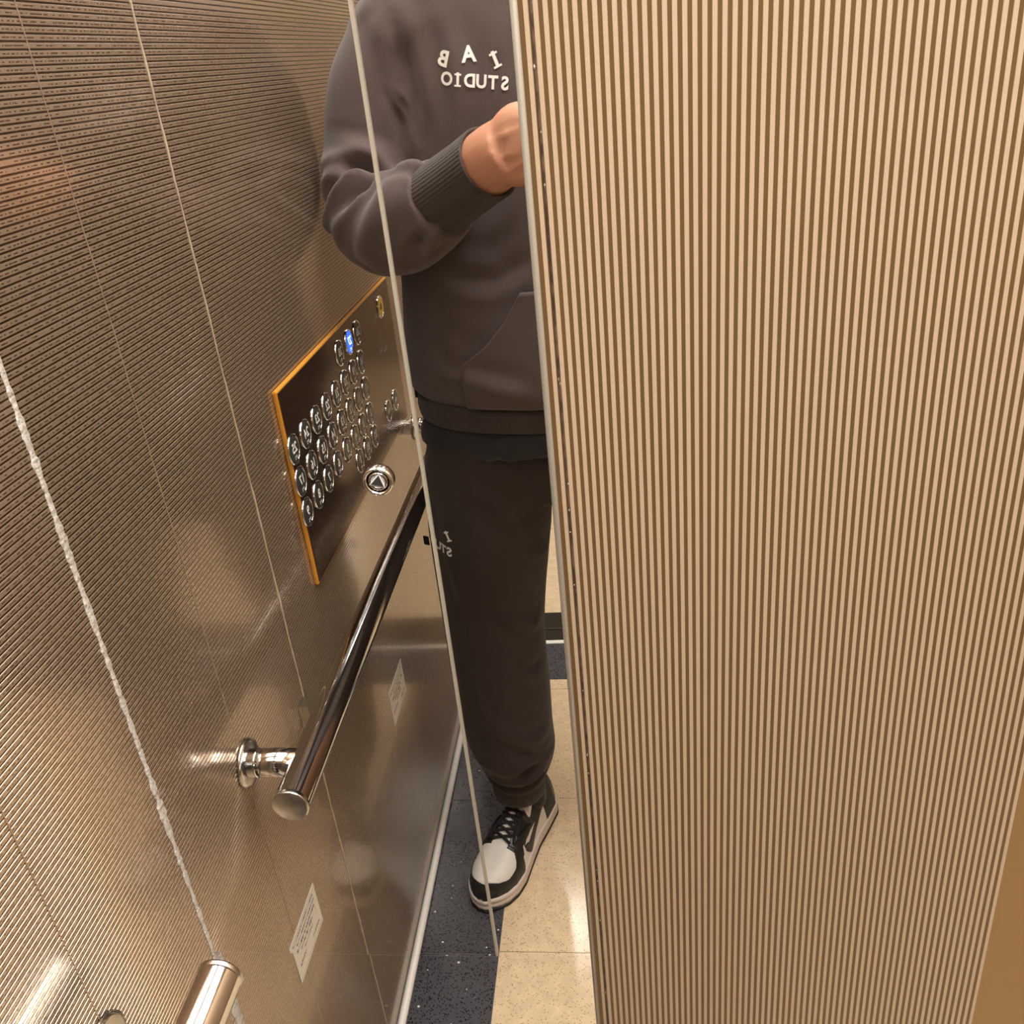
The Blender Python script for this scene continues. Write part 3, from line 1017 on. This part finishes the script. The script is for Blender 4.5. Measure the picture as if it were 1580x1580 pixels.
folds = [([(0.010, -.22, 1.275), (0.060, -.18, 1.287), (.104, -.16, 1.279), (.131, -.15, 1.272)], .0085, -.015),
         ([(0.006, -.20, 1.200), (.041, -.16, 1.249), (.075, -.15, 1.276), (.103, -.15, 1.284)], .0095, .014),
         ([(0.030, -.17, 1.190), (.060, -.14, 1.240), (.095, -.135, 1.270)], .0075, -.014),
         ([(.056, -.15, 1.180), (.083, -.13, 1.232), (.122, -.125, 1.274)], .010, .013),
         ([(.078, -.13, 1.170), (.110, -.105, 1.222), (.148, -.105, 1.272)], .0075, -.013),
         ([(.101, -.115, 1.165), (.146, -.085, 1.213), (.172, -.085, 1.263), (.181, -.09, 1.281)], .011, .013),
         ([(.130, -.10, 1.165), (.170, -.07, 1.210), (.192, -.075, 1.255)], .007, -.011),
         ([(.153, -.17, 1.300), (.140, -.20, 1.336), (.126, -.22, 1.362)], .009, -.004),
         ([(.120, -.215, 1.385), (.140, -.21, 1.352), (.152, -.185, 1.305)], .007, .006),
         ([(.134, -.215, 1.475), (.148, -.195, 1.404), (.160, -.175, 1.320)], .012, -.006),
         ([(.103, -.245, 1.476), (.121, -.235, 1.436), (.142, -.21, 1.365)], .010, .007),
         ([(.165, -.175, 1.45), (.172, -.165, 1.40), (.168, -.165, 1.32)], .014, .006),
         ([(.030, -.24, 1.32), (.070, -.19, 1.312), (.115, -.175, 1.30)], .009, .006),
         ([(.12, -.15, 1.00), (.20, -.135, .985), (.28, -.125, .965)], .012, .006),
         ([(.30, -.13, 1.30), (.27, -.135, 1.22), (.22, -.14, 1.18)], .018, .004),
         ([(.17, -.16, 1.14), (.24, -.14, 1.13), (.30, -.14, 1.16)], .012, -.004),
         ([(.60, -.16, 1.27), (.64, -.17, 1.25), (.66, -.20, 1.24)], .008, -.008),
         ([(.59, -.11, 1.19), (.62, -.13, 1.23), (.60, -.14, 1.27)], .008, .007)]
folds += [([(.165, -.075, 1.175), (.185, -.062, 1.215), (.200, -.068, 1.255)], .006, .006),
          ([(.120, -.10, 1.160), (.155, -.078, 1.185), (.185, -.068, 1.200)], .007, .006),
          ([(.150, -.105, 1.285), (.175, -.075, 1.270), (.195, -.062, 1.245)], .006, -.006),
          ([(.125, -.13, 1.288), (.160, -.10, 1.290), (.190, -.085, 1.285)], .007, .006),
          ([(.20, -.165, 1.46), (.215, -.16, 1.40), (.205, -.155, 1.33), (.19, -.15, 1.28)], .016, .005),
          ([(.235, -.15, 1.48), (.26, -.145, 1.44), (.30, -.14, 1.425)], .012, -.004),
          ([(.13, -.17, 1.10), (.15, -.15, 1.05), (.19, -.14, 1.01)], .012, .004),
          ([(.10, -.21, 1.13), (.13, -.165, 1.12), (.18, -.145, 1.14)], .010, -.004)]
fold(hd, folds)
# sewn seams: shoulder drop and the line above the hem
fold(hd, [([(.060, -.27, 1.418), (.085, -.245, 1.412), (.115, -.22, 1.390), (.138, -.20, 1.360), (.150, -.185, 1.330)], .0035, -.0035)])
hoodie = link('hoodie', hd, 'fleece', per, True)
bvh = None
def make_bvh(me):
    return BVHTree.FromPolygons([v.co for v in me.vertices], [tuple(p.vertices) for p in me.polygons])
hb = make_bvh(hd)

def drape(V, bv, off, dirn=Vector((0, -1, 0)), start=0.2):
    """lay points on a garment by casting along dirn"""
    out = []
    for v in V:
        v = Vector(v)
        hit, nr_, _, _ = bv.ray_cast(v - dirn * start, dirn)
        if hit is None:
            hit, nr_, _, _ = bv.find_nearest(v)
        out.append(tuple(hit - dirn * off))
    return out

def letter(ch, size, c, ang, bv, parent, dirn=Vector((0, -1, 0)), wx=1.0):
    V, F = subdivide_vf(*text_vf(ch, size, 0, size * 0.034, True), 2)
    ca, sa = math.cos(ang), math.sin(ang)
    xa = dirn.cross(Vector((0, 0, 1))).normalized()
    P = []
    for x_, y_, _ in V:
        u, w = (x_ * ca - y_ * sa) * wx, x_ * sa + y_ * ca
        P.append(Vector(c) + xa * u + Vector((0, 0, w)))
    P = drape(P, bv, 0.0016, dirn)
    return build('letter', P, F, 'print', parent)
for ch, x_, z_, a in (('I', .2715, 1.3985, -.34), ('A', .2380, 1.4080, 0.0), ('B', .2040, 1.4060, .34)):
    letter(ch, .0255, (x_, -.14, z_), a, hb, hoodie)
for i, ch in enumerate('STUDIO'):
    x_ = .2815 - i * 0.0150
    letter(ch, .0212, (x_, -.14, 1.3705 + i * 0.0024), 0.14, hb, hoodie, wx=0.96)

# ribbed hem, cuffs
def band(name, z0, z1, cx, cy, a, b, e, material, parent, amp=0.0012, n=360, count=150, gather=0.0):
    V, F = [], []
    rows_ = 6
    for j in range(rows_ + 1):
        zz = z0 + (z1 - z0) * j / rows_
        puff = math.sin(math.pi * j / rows_) * 0.004
        for k in range(n):
            t = 2 * math.pi * k / n
            c_, d_ = math.cos(t), math.sin(t)
            r_ = 1 + (amp * math.sin(count * t)) / a
            V.append((cx + (a + puff) * r_ * math.copysign(abs(c_) ** (2 / e), c_), cy + (b + puff) * r_ * math.copysign(abs(d_) ** (2 / e), d_), zz + gather * math.sin(3 * t + 1)))
    for j in range(rows_):
        for k in range(n):
            k2 = (k + 1) % n
            F.append((j * n + k, j * n + k2, (j + 1) * n + k2, (j + 1) * n + k))
    V2 = [tuple((np.array(v) - np.array((cx, cy, v[2]))) * 0.965 + np.array((cx, cy, v[2]))) for v in V]
    n0 = len(V)
    F2 = [tuple(i + n0 for i in reversed(f)) for f in F]
    top = [(rows_ * n + k, rows_ * n + (k + 1) % n, n0 + rows_ * n + (k + 1) % n, n0 + rows_ * n + k) for k in range(n)]
    bot = [(k, n0 + k, n0 + (k + 1) % n, (k + 1) % n) for k in range(n)]
    return build(name, V + V2, F + F2 + top + bot, material, parent, True)
band('hem_band', 0.903, 0.942, .345, -.275, .2545, .1405, 2.35, 'fleece_rib', hoodie, 0.0010)
def cuff(pts, name='cuff'):
    s = spline(pts, 6)
    P, T, N = frames([tuple(q[:3]) for q in s])
    n = 336
    V, F = [], []
    for p, t, nn, q in zip(P, T, N, s):
        b_ = t.cross(nn)
        for k in range(n):
            a = 2 * math.pi * k / n
            r_ = q[3] + 0.00028 * math.sin(56 * a)
            V.append(p + (nn * math.cos(a) + b_ * math.sin(a)) * r_)
    L = len(P)
    for i in range(L - 1):
        for k in range(n):
            k2 = (k + 1) % n
            F.append((i * n + k, i * n + k2, (i + 1) * n + k2, (i + 1) * n + k))
    base = (L - 1) * n                         # turned-in end
    for p, rr_ in ((P[-1] + T[-1] * 0.0015, 0.96), (P[-1] - T[-1] * 0.002, 0.90), (P[-1] - T[-1] * 0.02, 0.84)):
        m0 = len(V)
        b_ = T[-1].cross(N[-1])
        for k in range(n):
            a = 2 * math.pi * k / n
            V.append(p + (N[-1] * math.cos(a) + b_ * math.sin(a)) * s[-1][3] * rr_)
        for k in range(n):
            k2 = (k + 1) % n
            F.append((base + k, base + k2, m0 + k2, m0 + k))
        base = m0
    return build(name, V, F, 'fleece_rib', hoodie, True)
cuff(CUFF_L)
cuff(CUFF_R)

# kangaroo pocket: a second layer of cloth with slanted openings
pk = [(.278, 1.112), (.345, 1.113), (.412, 1.112), (.435, 1.075), (.468, 1.038), (.505, 1.012), (.505, .950), (.345, .946), (.185, .950), (.185, 1.012), (.222, 1.038), (.255, 1.075)]
def pocket():
    nx, nz = 60, 30
    V, F = [], []
    def halfw(zz):
        return np.interp(zz, [.946, 1.012, 1.038, 1.075, 1.112], [.160, .160, .123, .090, .067])
    for j in range(nz + 1):
        zz = .946 + (1.112 - .946) * j / nz
        for i in range(nx + 1):
            V.append((.345 + halfw(zz) * (2 * i / nx - 1), -.14, zz))
    for j in range(nz):
        for i in range(nx):
            a = j * (nx + 1) + i
            F.append((a, a + 1, a + nx + 2, a + nx + 1))
    P = drape(V, hb, 0.0045)
    return build('pocket', P, F, 'fleece', hoodie, True)
pko = pocket()
so = pko.modifiers.new('thick', 'SOLIDIFY')
so.thickness = 0.004
so.offset = -1

def small_tag(c, parent, nrm=Vector((-0.5, 0.85, 0)), w=.011, h=.017):
    nrm = nrm.normalized()
    xa = Vector((0, 0, 1)).cross(nrm).normalized()
    C = Vector(c)
    o_ = None
    V = []
    for t in (0.0006, -0.0006):
        for a, b in ((-w / 2, -h / 2), (w / 2, -h / 2), (w / 2, h / 2), (-w / 2, h / 2)):
            V.append(C + xa * a + Vector((0, 0, b)) + nrm * t)
    o_ = build('side_tag', V, [(0, 1, 2, 3), (7, 6, 5, 4), (0, 4, 5, 1), (1, 5, 6, 2), (2, 6, 7, 3), (3, 7, 4, 0)], 'rubber', parent)
    return o_
small_tag((.086, -.262, .935), hoodie)

# ---- t-shirt hem under the hoodie
ts = ring_loft([(0.862, .345, -.272, .262, .142), (0.875, .345, -.273, .262, .141), (0.90, .345, -.274, .252, .134), (0.94, .345, -.275, .235, .12)], 72, 2.3, 5)
tme = remesh([ts], 0.005, 2)
fold(tme, [([(.19, -.145, .855), (.225, -.135, .885), (.25, -.13, .91)], .008, .007), ([(.215, -.14, .855), (.245, -.13, .885), (.262, -.13, .91)], .005, -.007),
           ([(.09, -.2, .86), (.15, -.15, .85), (.20, -.14, .858)], .010, .005)])
p = coords(tme)
low = p[:, 2] < .875
p[low, 2] += (0.0035 * np.sin((p[low, 0] - .1) * 38) - .001) * np.clip((.875 - p[low, 2]) / .012, 0, 1)
set_coords(tme, p)
link('t_shirt', tme, 'jersey', per, True)

# ---- sweatpants
LEG_L = [(.218, -.268, .86, .116), (.192, -.250, .80, .108), (.182, -.240, .70, .103), (.169, -.255, .58, .0945), (.166, -.248, .48, .088), (.169, -.242, .37, .087),
         (.172, -.238, .28, .084), (.178, -.236, .225, .079), (.178, -.232, .185, .066), (.178, -.230, .158, .055), (.178, -.228, .140, .049)]
LEG_R = [(.475, -.278, .86, .118), (.505, -.274, .80, .114), (.515, -.268, .70, .107), (.518, -.262, .58, .0945), (.520, -.256, .48, .088), (.522, -.252, .37, .087),
         (.522, -.248, .28, .084), (.520, -.246, .225, .079), (.518, -.242, .185, .066), (.518, -.240, .158, .055), (.518, -.238, .140, .049)]
pel = ring_loft([(0.76, .345, -.278, .17, .10), (0.80, .345, -.278, .215, .118), (0.86, .345, -.277, .238, .126), (0.93, .345, -.277, .225, .118), (0.97, .345, -.277, .20, .11)], 56, 2.3, 4)
pm = remesh([pel, stube(LEG_L, 32, 6), stube(LEG_R, 32, 6)], 0.0052, 6, 0.5)
wobble(pm, 0.0020, 24, 5, (1, 1, .6))
fold(pm, [([(.10, -.17, .235), (.17, -.145, .212), (.245, -.18, .240)], .008, -.009), ([(.11, -.18, .205), (.175, -.155, .190), (.24, -.19, .215)], .009, .009),
          ([(.12, -.19, .185), (.18, -.17, .172), (.235, -.20, .190)], .006, -.008),
          ([(.15, -.155, .35), (.21, -.155, .30), (.255, -.20, .285)], .012, .006), ([(.19, -.15, .27), (.24, -.18, .25), (.26, -.22, .245)], .008, -.005),
          ([(.20, -.165, .56), (.24, -.19, .53), (.255, -.22, .52)], .012, .006), ([(.20, -.16, .47), (.235, -.18, .445), (.25, -.21, .44)], .010, -.005),
          ([(.24, -.165, .70), (.26, -.19, .68), (.275, -.22, .665)], .012, .005), ([(.125, -.17, .80), (.13, -.16, .60), (.135, -.16, .36)], .010, .003),
          ([(.18, -.16, .80), (.22, -.15, .78), (.27, -.155, .79)], .014, .004),
          ([(.45, -.17, .21), (.52, -.15, .19), (.59, -.19, .21)], .009, .009), ([(.46, -.18, .235), (.52, -.16, .222), (.58, -.19, .24)], .008, -.008)])
p = coords(pm)                                # cloth pressed in where the thigh meets the rail
near = np.clip((.060 - np.abs(p[:, 2] - HZ)) / .034, 0, 1)
lim = np.where(near > 0, .070 + .0195 * near, 0.0)
k_ = (p[:, 0] < lim) & (p[:, 0] < .2)
p[k_, 0] = lim[k_]
set_coords(pm, p)
trousers = link('sweatpants', pm, 'sweat', per, True)
pb = make_bvh(pm)
dl = Vector((0.28, -1, 0)).normalized()
letter('I', .0240, (.1215, -.14, .7300), -.36, pb, trousers, dl)
for i, ch in enumerate('STUDIO'):
    letter(ch, .0225, (.1205 - i * .0135, -.14, .7020 + i * .0014), .12, pb, trousers, dl)
small_tag((.0655, -.255, .672), trousers, Vector((-.4, .9, 0)))
for cx_, cy_ in ((.178, -.229), (.518, -.239)):
    band('ankle_cuff', 0.118, 0.158, cx_, cy_, .0475, .0475, 2.0, 'fleece_rib', trousers, 0.0008, 160, 50)

# ---- shoes
SL = 0.292
def s_w(t):
    return np.interp(t, [0, .03, .10, .25, .42, .58, .72, .82, .90, .95, .98, 1.0], [.006, .022, .0325, .0345, .0350, .0415, .0480, .0465, .0385, .0275, .0170, .0030])
def s_h(t):
    return np.interp(t, [0, .05, .15, .28, .40, .50, .60, .70, .80, .88, .94, .98, 1.0], [.050, .068, .072, .066, .070, .078, .068, .055, .046, .040, .033, .022, .006])
ZB = 0.026
def s_pt(t, ph, off=0.0):
    w, h = float(s_w(t)) + off, float(s_h(t)) + off
    c_, d_ = math.cos(ph), math.sin(ph)
    lean = 1.0 - 0.22 * d_ * (1 if t < .62 else .0)
    return ((t * SL) + off * max(0, (t - .9) * 8), w * math.copysign(abs(c_) ** 0.72, c_) * lean, ZB + h * abs(d_) ** 0.9)

def shoe_class(t, ph):
    """which panel of the upper a spot belongs to; ph runs from one side of the sole over the top to the other"""
    w = float(s_w(t))
    x_, y_, z_ = s_pt(t, ph)
    ay = abs(y_)
    hz = (z_ - ZB) / float(s_h(t))
    if t > 0.70:
        if t < .718:
            lim = .0165
        elif t < .785:
            lim = .0415 - .010 * ((.785 - t) / .067) ** 2
        else:
            lim = .0415 * math.sqrt(max(0, 1 - ((t - .785) / .168) ** 2.2))
        if t < .953 and ay < lim:
            return 'toe_box'
        return 'toe_guard'
    if .40 < t <= .70 and ay < np.interp(t, [.40, .70], [.013, .0165]):
        return 'tongue'
    if t <= .40 and t > .33 and ay < .014:
        return 'tongue'
    stay = np.interp(t, [.28, .42, .56, .64, .70], [.028, .031, .033, .037, .05])
    if t > .30 and ay < stay and hz > .5:
        return 'eyestay'
    if t < .25:
        return 'heel_panel' if hz < .72 else 'collar'
    if hz > .84:
        return 'collar'
    if t > .655 + .05 * (1 - hz):
        return 'eyestay'
    # curved stripe sweeping back from the forefoot, on the white quarter
    u = (t - .27) / (.62 - .27)
    if 0 <= u <= 1:
        mid = .60 - .42 * math.sin(min(1, u * 1.05) * math.pi * .5) ** 1.2 + (.26 * max(0, u - .78) / .22)
        th = .05 + .13 * max(0, (u - .1)) * (1.0 if u < .85 else max(.2, (1 - u) / .15))
        if abs(hz - mid) < th:
            return 'stripe'
    return 'quarter'

SHOE_MAT = {'toe_box': 'white_leather', 'toe_guard': 'black_leather', 'tongue': 'white_leather', 'eyestay': 'black_leather', 'heel_panel': 'black_leather',
            'collar': 'black_leather', 'quarter': 'white_leather', 'stripe': 'black_leather'}
SHOE_OFF = {'toe_box': 0.0, 'toe_guard': .0012, 'tongue': -.001, 'eyestay': .0014, 'heel_panel': .0012, 'collar': .0005, 'quarter': 0.0, 'stripe': .0010}
NT, NP = 260, 170
ts_ = [1 - (1 - i / NT) ** 1.35 for i in range(NT + 1)]
cells = {}
for i in range(NT):
    for j in range(NP):
        t = (ts_[i] + ts_[i + 1]) / 2
        ph = math.pi * (j + .5) / NP
        cells.setdefault(shoe_class(t, ph), []).append((i, j))
def sole_vf(z0, z1, ex, ey, flare=0.0):
    n = 80
    out = []
    tt = [(1 - math.cos(math.pi * k / n)) / 2 for k in range(n + 1)]
    pts = [(t * SL + (2 * t - 1) * ex, float(s_w(t)) + ey) for t in tt]
    loop = [(a, b) for a, b in pts] + [(a, -b) for a, b in reversed(pts)]
    V, F = [], []
    L = len(loop)
    prof = [(z0, 0.985), (z0 + (z1 - z0) * .2, 1.0), (z0 + (z1 - z0) * .45, 1.0), (z0 + (z1 - z0) * .52, .985), (z0 + (z1 - z0) * .6, 1.0), (z1 - .001, .995), (z1, .96)]
    for zz, k in prof:
        for a, b in loop:
            V.append((SL / 2 + (a - SL / 2) * k, b * k, zz))
    for i in range(len(prof) - 1):
        for k in range(L):
            k2 = (k + 1) % L
            F.append((i * L + k, i * L + k2, (i + 1) * L + k2, (i + 1) * L + k))
    F.append(tuple(reversed(range(L))))
    F.append(tuple(range((len(prof) - 1) * L, len(prof) * L)))
    return V, F

def make_shoe(heel, direction):
    dx = Vector((direction[0], direction[1], 0)).normalized()
    dy = Vector((0, 0, 1)).cross(dx)
    H0 = Vector((heel[0], heel[1], 0.0))
    def tr(V):
        return [tuple(H0 + dx * v[0] + dy * v[1] + Vector((0, 0, v[2]))) for v in V]
    base = tr(sole_vf(.0, .0065, .004, .0045)[0]), sole_vf(.0, .0065, .004, .0045)[1]
    shoe = build('shoe', *base, 'rubber', per, True)
    v, f = sole_vf(.0065, .030, .0035, .0040)
    build('midsole', tr(v), f, 'midsole', shoe, True)
    for cls, cl_ in cells.items():
        idx, V, F = {}, [], []
        for i, j in cl_:
            q = []
            for a, b in ((i, j), (i + 1, j), (i + 1, j + 1), (i, j + 1)):
                if (a, b) not in idx:
                    idx[(a, b)] = len(V)
                    V.append(s_pt(min(ts_[a], .9995), math.pi * b / NP, SHOE_OFF[cls]))
                q.append(idx[(a, b)])
            F.append(q)
        o_ = build(cls, tr(V), F, SHOE_MAT[cls], shoe, True)
        sd = o_.modifiers.new('thick', 'SOLIDIFY')
        sd.thickness = 0.0016
        sd.offset = 0
    # tongue flap standing up in front of the ankle
    tv, tf = ring_loft([(.072, .128, 0, .016, .024), (.095, .118, 0, .010, .026), (.112, .110, 0, .007, .026), (.122, .106, 0, .004, .022)], 28, 2.6, 4)
    build('tongue_flap', tr(tv), tf, 'white_leather', shoe, True)
    # laces: five crossings, then two long loops hanging along the eyestays
    def top(t, y_):
        w = float(s_w(t))
        r_ = min(.98, abs(y_) / w) ** (1 / .72)
        return ZB + float(s_h(t)) * math.sqrt(max(0, 1 - r_ * r_)) ** .9
    tl = [.69, .645, .60, .555, .51, .47]
    for k in range(5):
        for s in (-1, 1):
            pts = []
            for u in np.linspace(0, 1, 9):
                t = tl[k] + (tl[k + 1] - tl[k]) * u
                y_ = s * (-.019 + .038 * u)
                pts.append((t * SL, y_, top(t, y_) + .0030 + .0016 * math.sin(math.pi * u) * (1 if s > 0 else .2)))
            build('lace', *[tr(tube_vf(pts, .0028, 8)[0]), tube_vf(pts, .0028, 8)[1]], 'lace', shoe, True)
    for s in (-1, 1):
        pts = []
        for u in np.linspace(0, 1, 16):
            t = .47 + .21 * math.sin(u * math.pi)
            y_ = s * (.006 + .026 * u ** .6 + .004 * math.sin(u * 3.1))
            pts.append((t * SL, y_, top(t, min(abs(y_), .034)) + .0042))
        vf = tube_vf(pts, .0024, 8)
        build('lace_loop', tr(vf[0]), vf[1], 'lace', shoe, True)
    kv = ellipsoid_vf((.47 * SL, 0, top(.47, 0) + .006), (.007, .009, .005), 12, 8)
    build('lace_knot', tr(kv[0]), kv[1], 'lace', shoe, True)
    # black sock between cuff and shoe
    sv = stube([(.075, 0, .07, .034), (.072, 0, .11, .034), (.070, 0, .15, .033)], 20, 4)
    build('sock', tr(sv[0]), sv[1], 'jersey', shoe, True)
    return shoe
make_shoe((.2180, -.322), (-.100, .262))
make_shoe((.470, -.315), (.100, .262))

# ---- phone held in both hands (its lens is where the picture is taken from)
ph = empty('phone', (.3838, -.010, 1.265))
tag(ph, 'black smartphone held upright in both hands in front of the hoodie', 'phone')
box('case', .3475, .4200, -.0135, -.0055, 1.268, 1.4200, 'phone', ph, .0035, 3)
box('screen', .3500, .4175, -.0139, -.0134, 1.272, 1.4160, 'lens', ph)
for zz in (1.400, 1.375, 1.350):
    vf = tube_vf([(.4066, -.0056, zz), (.4066, -.0042, zz)], .0068, 24)
    build('lens_ring', *vf, 'steel', ph)
    vf = tube_vf([(.4066, -.0043, zz), (.4066, -.0039, zz)], .0055, 24)
    build('lens', *vf, 'lens', ph)
